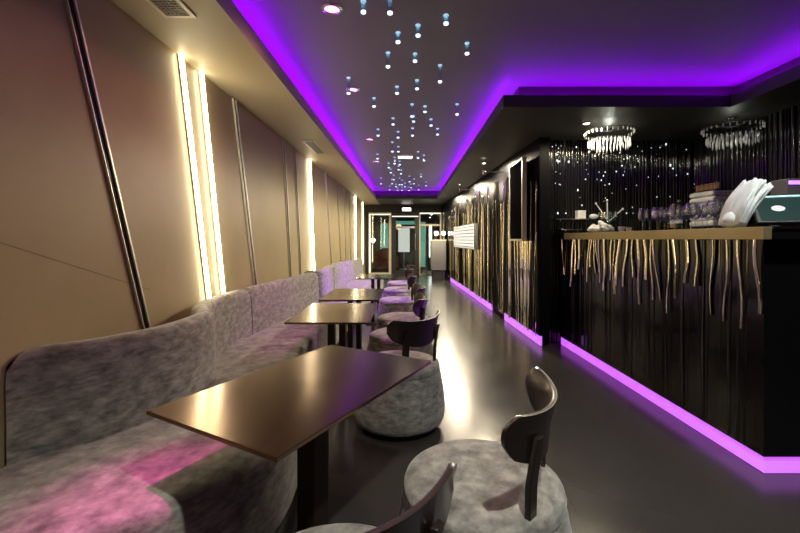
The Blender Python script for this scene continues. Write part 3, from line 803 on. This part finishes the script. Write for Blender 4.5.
# ------------------------------------------------------------------ glass entrance
hd = MB().box(XL, 1.44, YE, YE + .14, 2.25, ZC); struct(hd.build('trim_5', 'matblack'), 'dark header above the glass entrance', 'header')
struct(MB().box(1.2, XR, YE, YE + .14, 0, ZC).box(XL, XL + .12, YE - .02, YE + .14, 0, 2.25).build('wall_end', 'matblack'), 'dark end wall beside the entrance', 'wall')
def frame_parts(o, x0, x1, z0, z1, w, mat, y0, y1):
    m = MB().box(x0, x0 + w, y0, y1, z0, z1).box(x1 - w, x1, y0, y1, z0, z1).box(x0 + w, x1 - w, y0, y1, z0, z0 + w).box(x0 + w, x1 - w, y0, y1, z1 - w, z1)
    m.build('frame', mat, o)
def glazed(name, label, cat, x0, x1, mat, w, z0=.0, z1=2.25, handle=False, bar=None):
    t = bpy.data.objects.new(name, None); COL.objects.link(t); t.location = ((x0 + x1) / 2, YE, 0); struct(t, label, cat)
    h = (x1 - x0) / 2
    frame_parts(t, -h, h, z0, z1, w, mat, -.03, .07)
    MB().box(-h + .03, h - .03, -.042, -.03, z1 - w + .005, z1 - w + .035).build('frame_glow', 'frameglow', t)  # added glowing strip, stands in for the brightly lit top edge
    if w == .09: MB().box(-h + .03, -h + .06, -.042, -.03, z0 + w, z1 - w).build('frame_glow', 'frameglow', t)  # added glowing strip makes the left upright look lit
    MB().box(-h + w, h - w, .01, .02, z0 + w, z1 - w).build('pane', 'pane', t)
    if bar:
        for zb in bar: MB().box(-h + w, h - w, -.02, .06, zb - .035, zb + .035).build('crossbar', 'cream' if mat == 'cream' else 'steel', t)
    if handle: MB().tube([(h - .14, -.08, .9), (h - .14, -.08, 1.5)], .016, 8).build('handle', 'steel', t, smooth=True)
glazed('window_1', 'left glass panel of the entrance in a pale lit frame', 'window', -1.42, -.60, 'cream', .09)
glazed('door_1', 'central glass door with dark side posts', 'door', -.60, .40, 'matblack', .16, handle=True, bar=(1.72, ))
glazed('window_2', 'right glass panel of the entrance', 'window', .40, 1.20, 'cream', .05, bar=(1.80,))
# vestibule beyond
struct(MB().box(XL - .1, 2.2, 18.0, 18.15, 0, ZC).box(XL - .14, XL, YE + .14, 18.0, 0, ZC).box(2.2, 2.34, YE + .14, 18.15, 0, ZC).build('wall_vestibule', 'vestwall'), 'dark walls of the lobby beyond the glass', 'wall')
struct(MB().box(XL - .14, 2.34, YE, 18.15, ZC, ZC + .1).build('ceiling_lobby', 'vestwall'), 'dark lobby ceiling', 'ceiling')
for (x, y, z0, z1, w, mt, lab) in ((-1.05, 17.9, .9, 2.0, .16, 'teal', 'teal light panel beyond the left glass'), (.62, 16.6, .15, 2.0, .10, 'teal', 'tall teal light panel beyond the right glass'),
                                   (.98, 17.5, .5, 1.9, .05, 'whitelamp', 'thin white light column beyond the right glass'), (-.10, 17.9, 1.95, 2.1, .45, 'teal', 'wide teal light above the lobby doorway')):
    t = thing('lobby_light', lab, 'light', (x, y, 0))
    MB().box(-w - .02, w + .02, 0.0, .04, z0 - .02, z1 + .02).build('housing', 'steel', t); MB().box(-w, w, -.01, 0, z0, z1).build('diffuser', mt, t)
t = thing('lobby_screen', 'white standing panel seen through the central door', 'panel', (-.17, 17.0, 0))
MB().box(-.24, .24, -.02, .02, .75, 1.75).build('panel', emit('white_panel', (1., .95, .85), .8), t); MB().box(-.2, .2, -.1, .1, 0, .04).box(-.03, .03, -.03, .03, .04, .75).build('stand', 'steel', t)
t = thing('lobby_lamp', 'orange globe lamp high in the lobby doorway', 'lamp', (-.38, 16.4, ZC))
MB().tube([(0, 0, 0), (0, 0, -.9)], .008, 6).build('cord', 'matblack', t); MB().sphere((0, 0, -1.0), .12, 14, 10).build('globe', emit('peach_globe', (1., .7, .4), 1.6), t, smooth=True)
t = thing('glare_globe', 'white glowing globe added behind the left glass for its glare', 'lamp', (-1.36, 15.6, 1.25))  # glowing globe put in for light glaring on the pane
MB().box(-.17, -.06, -.05, .05, -.1, .1).build('base', 'steel', t); MB().sphere((0, 0, 0), .085, 14, 10).build('globe', 'whitelamp', t, smooth=True)
t = thing('lobby_sofa', 'rust red leather seat in the lobby behind the left glass', 'sofa', (-.95, 16.9, 0))
MB().box(-.45, .45, -.3, .3, .08, .42).build('seat', 'red', t, bevel=.03); MB().box(-.45, .45, .3, .45, .08, .85).build('backrest', 'red', t, bevel=.03)
for s in (-1, 1): MB().box(s * .45 - .02, s * .45 + .10, -.3, .45, .08, .58).build('armrest', 'red', t, bevel=.02)
for sx in (-.42, .42):
    for sy in (-.26, .38): MB().box(sx - .03, sx + .03, sy - .03, sy + .03, 0, .08).build('leg', 'plinth', t)
t = thing('exit_light', 'small white light box above the central glass door', 'light', (-.05, YE - .03, 2.36))
MB().box(-.16, .16, -.03, .03, -.06, .06).build('housing', 'steel', t); MB().box(-.15, .15, -.035, -.03, -.05, .05).build('diffuser', 'whitelamp', t)

# ------------------------------------------------------------------ camera, world
w = bpy.data.worlds.new('World'); sc.world = w; w.use_nodes = True
w.node_tree.nodes['Background'].inputs['Color'].default_value = (.02, .02, .022, 1)
w.node_tree.nodes['Background'].inputs['Strength'].default_value = .3
cd = bpy.data.cameras.new('camera'); co = bpy.data.objects.new('camera', cd); COL.objects.link(co)
co.location = (0, 0, EYE); co.rotation_euler = (R(90), 0, 0)
cd.lens = 18.0; cd.sensor_width = 36; cd.shift_x = -.010; cd.shift_y = -.0344; cd.clip_start = .02
sc.camera = co
sc.view_settings.view_transform = 'Standard'; sc.view_settings.look = 'None'; sc.view_settings.gamma = 1; sc.view_settings.use_curve_mapping = False
sc.view_settings.exposure = 0.0
sc.cycles.max_bounces = 8; sc.cycles.transparent_max_bounces = 16
try:
    sc.cycles.use_denoising = True; sc.cycles.denoiser = 'OPENIMAGEDENOISE'
except Exception: pass
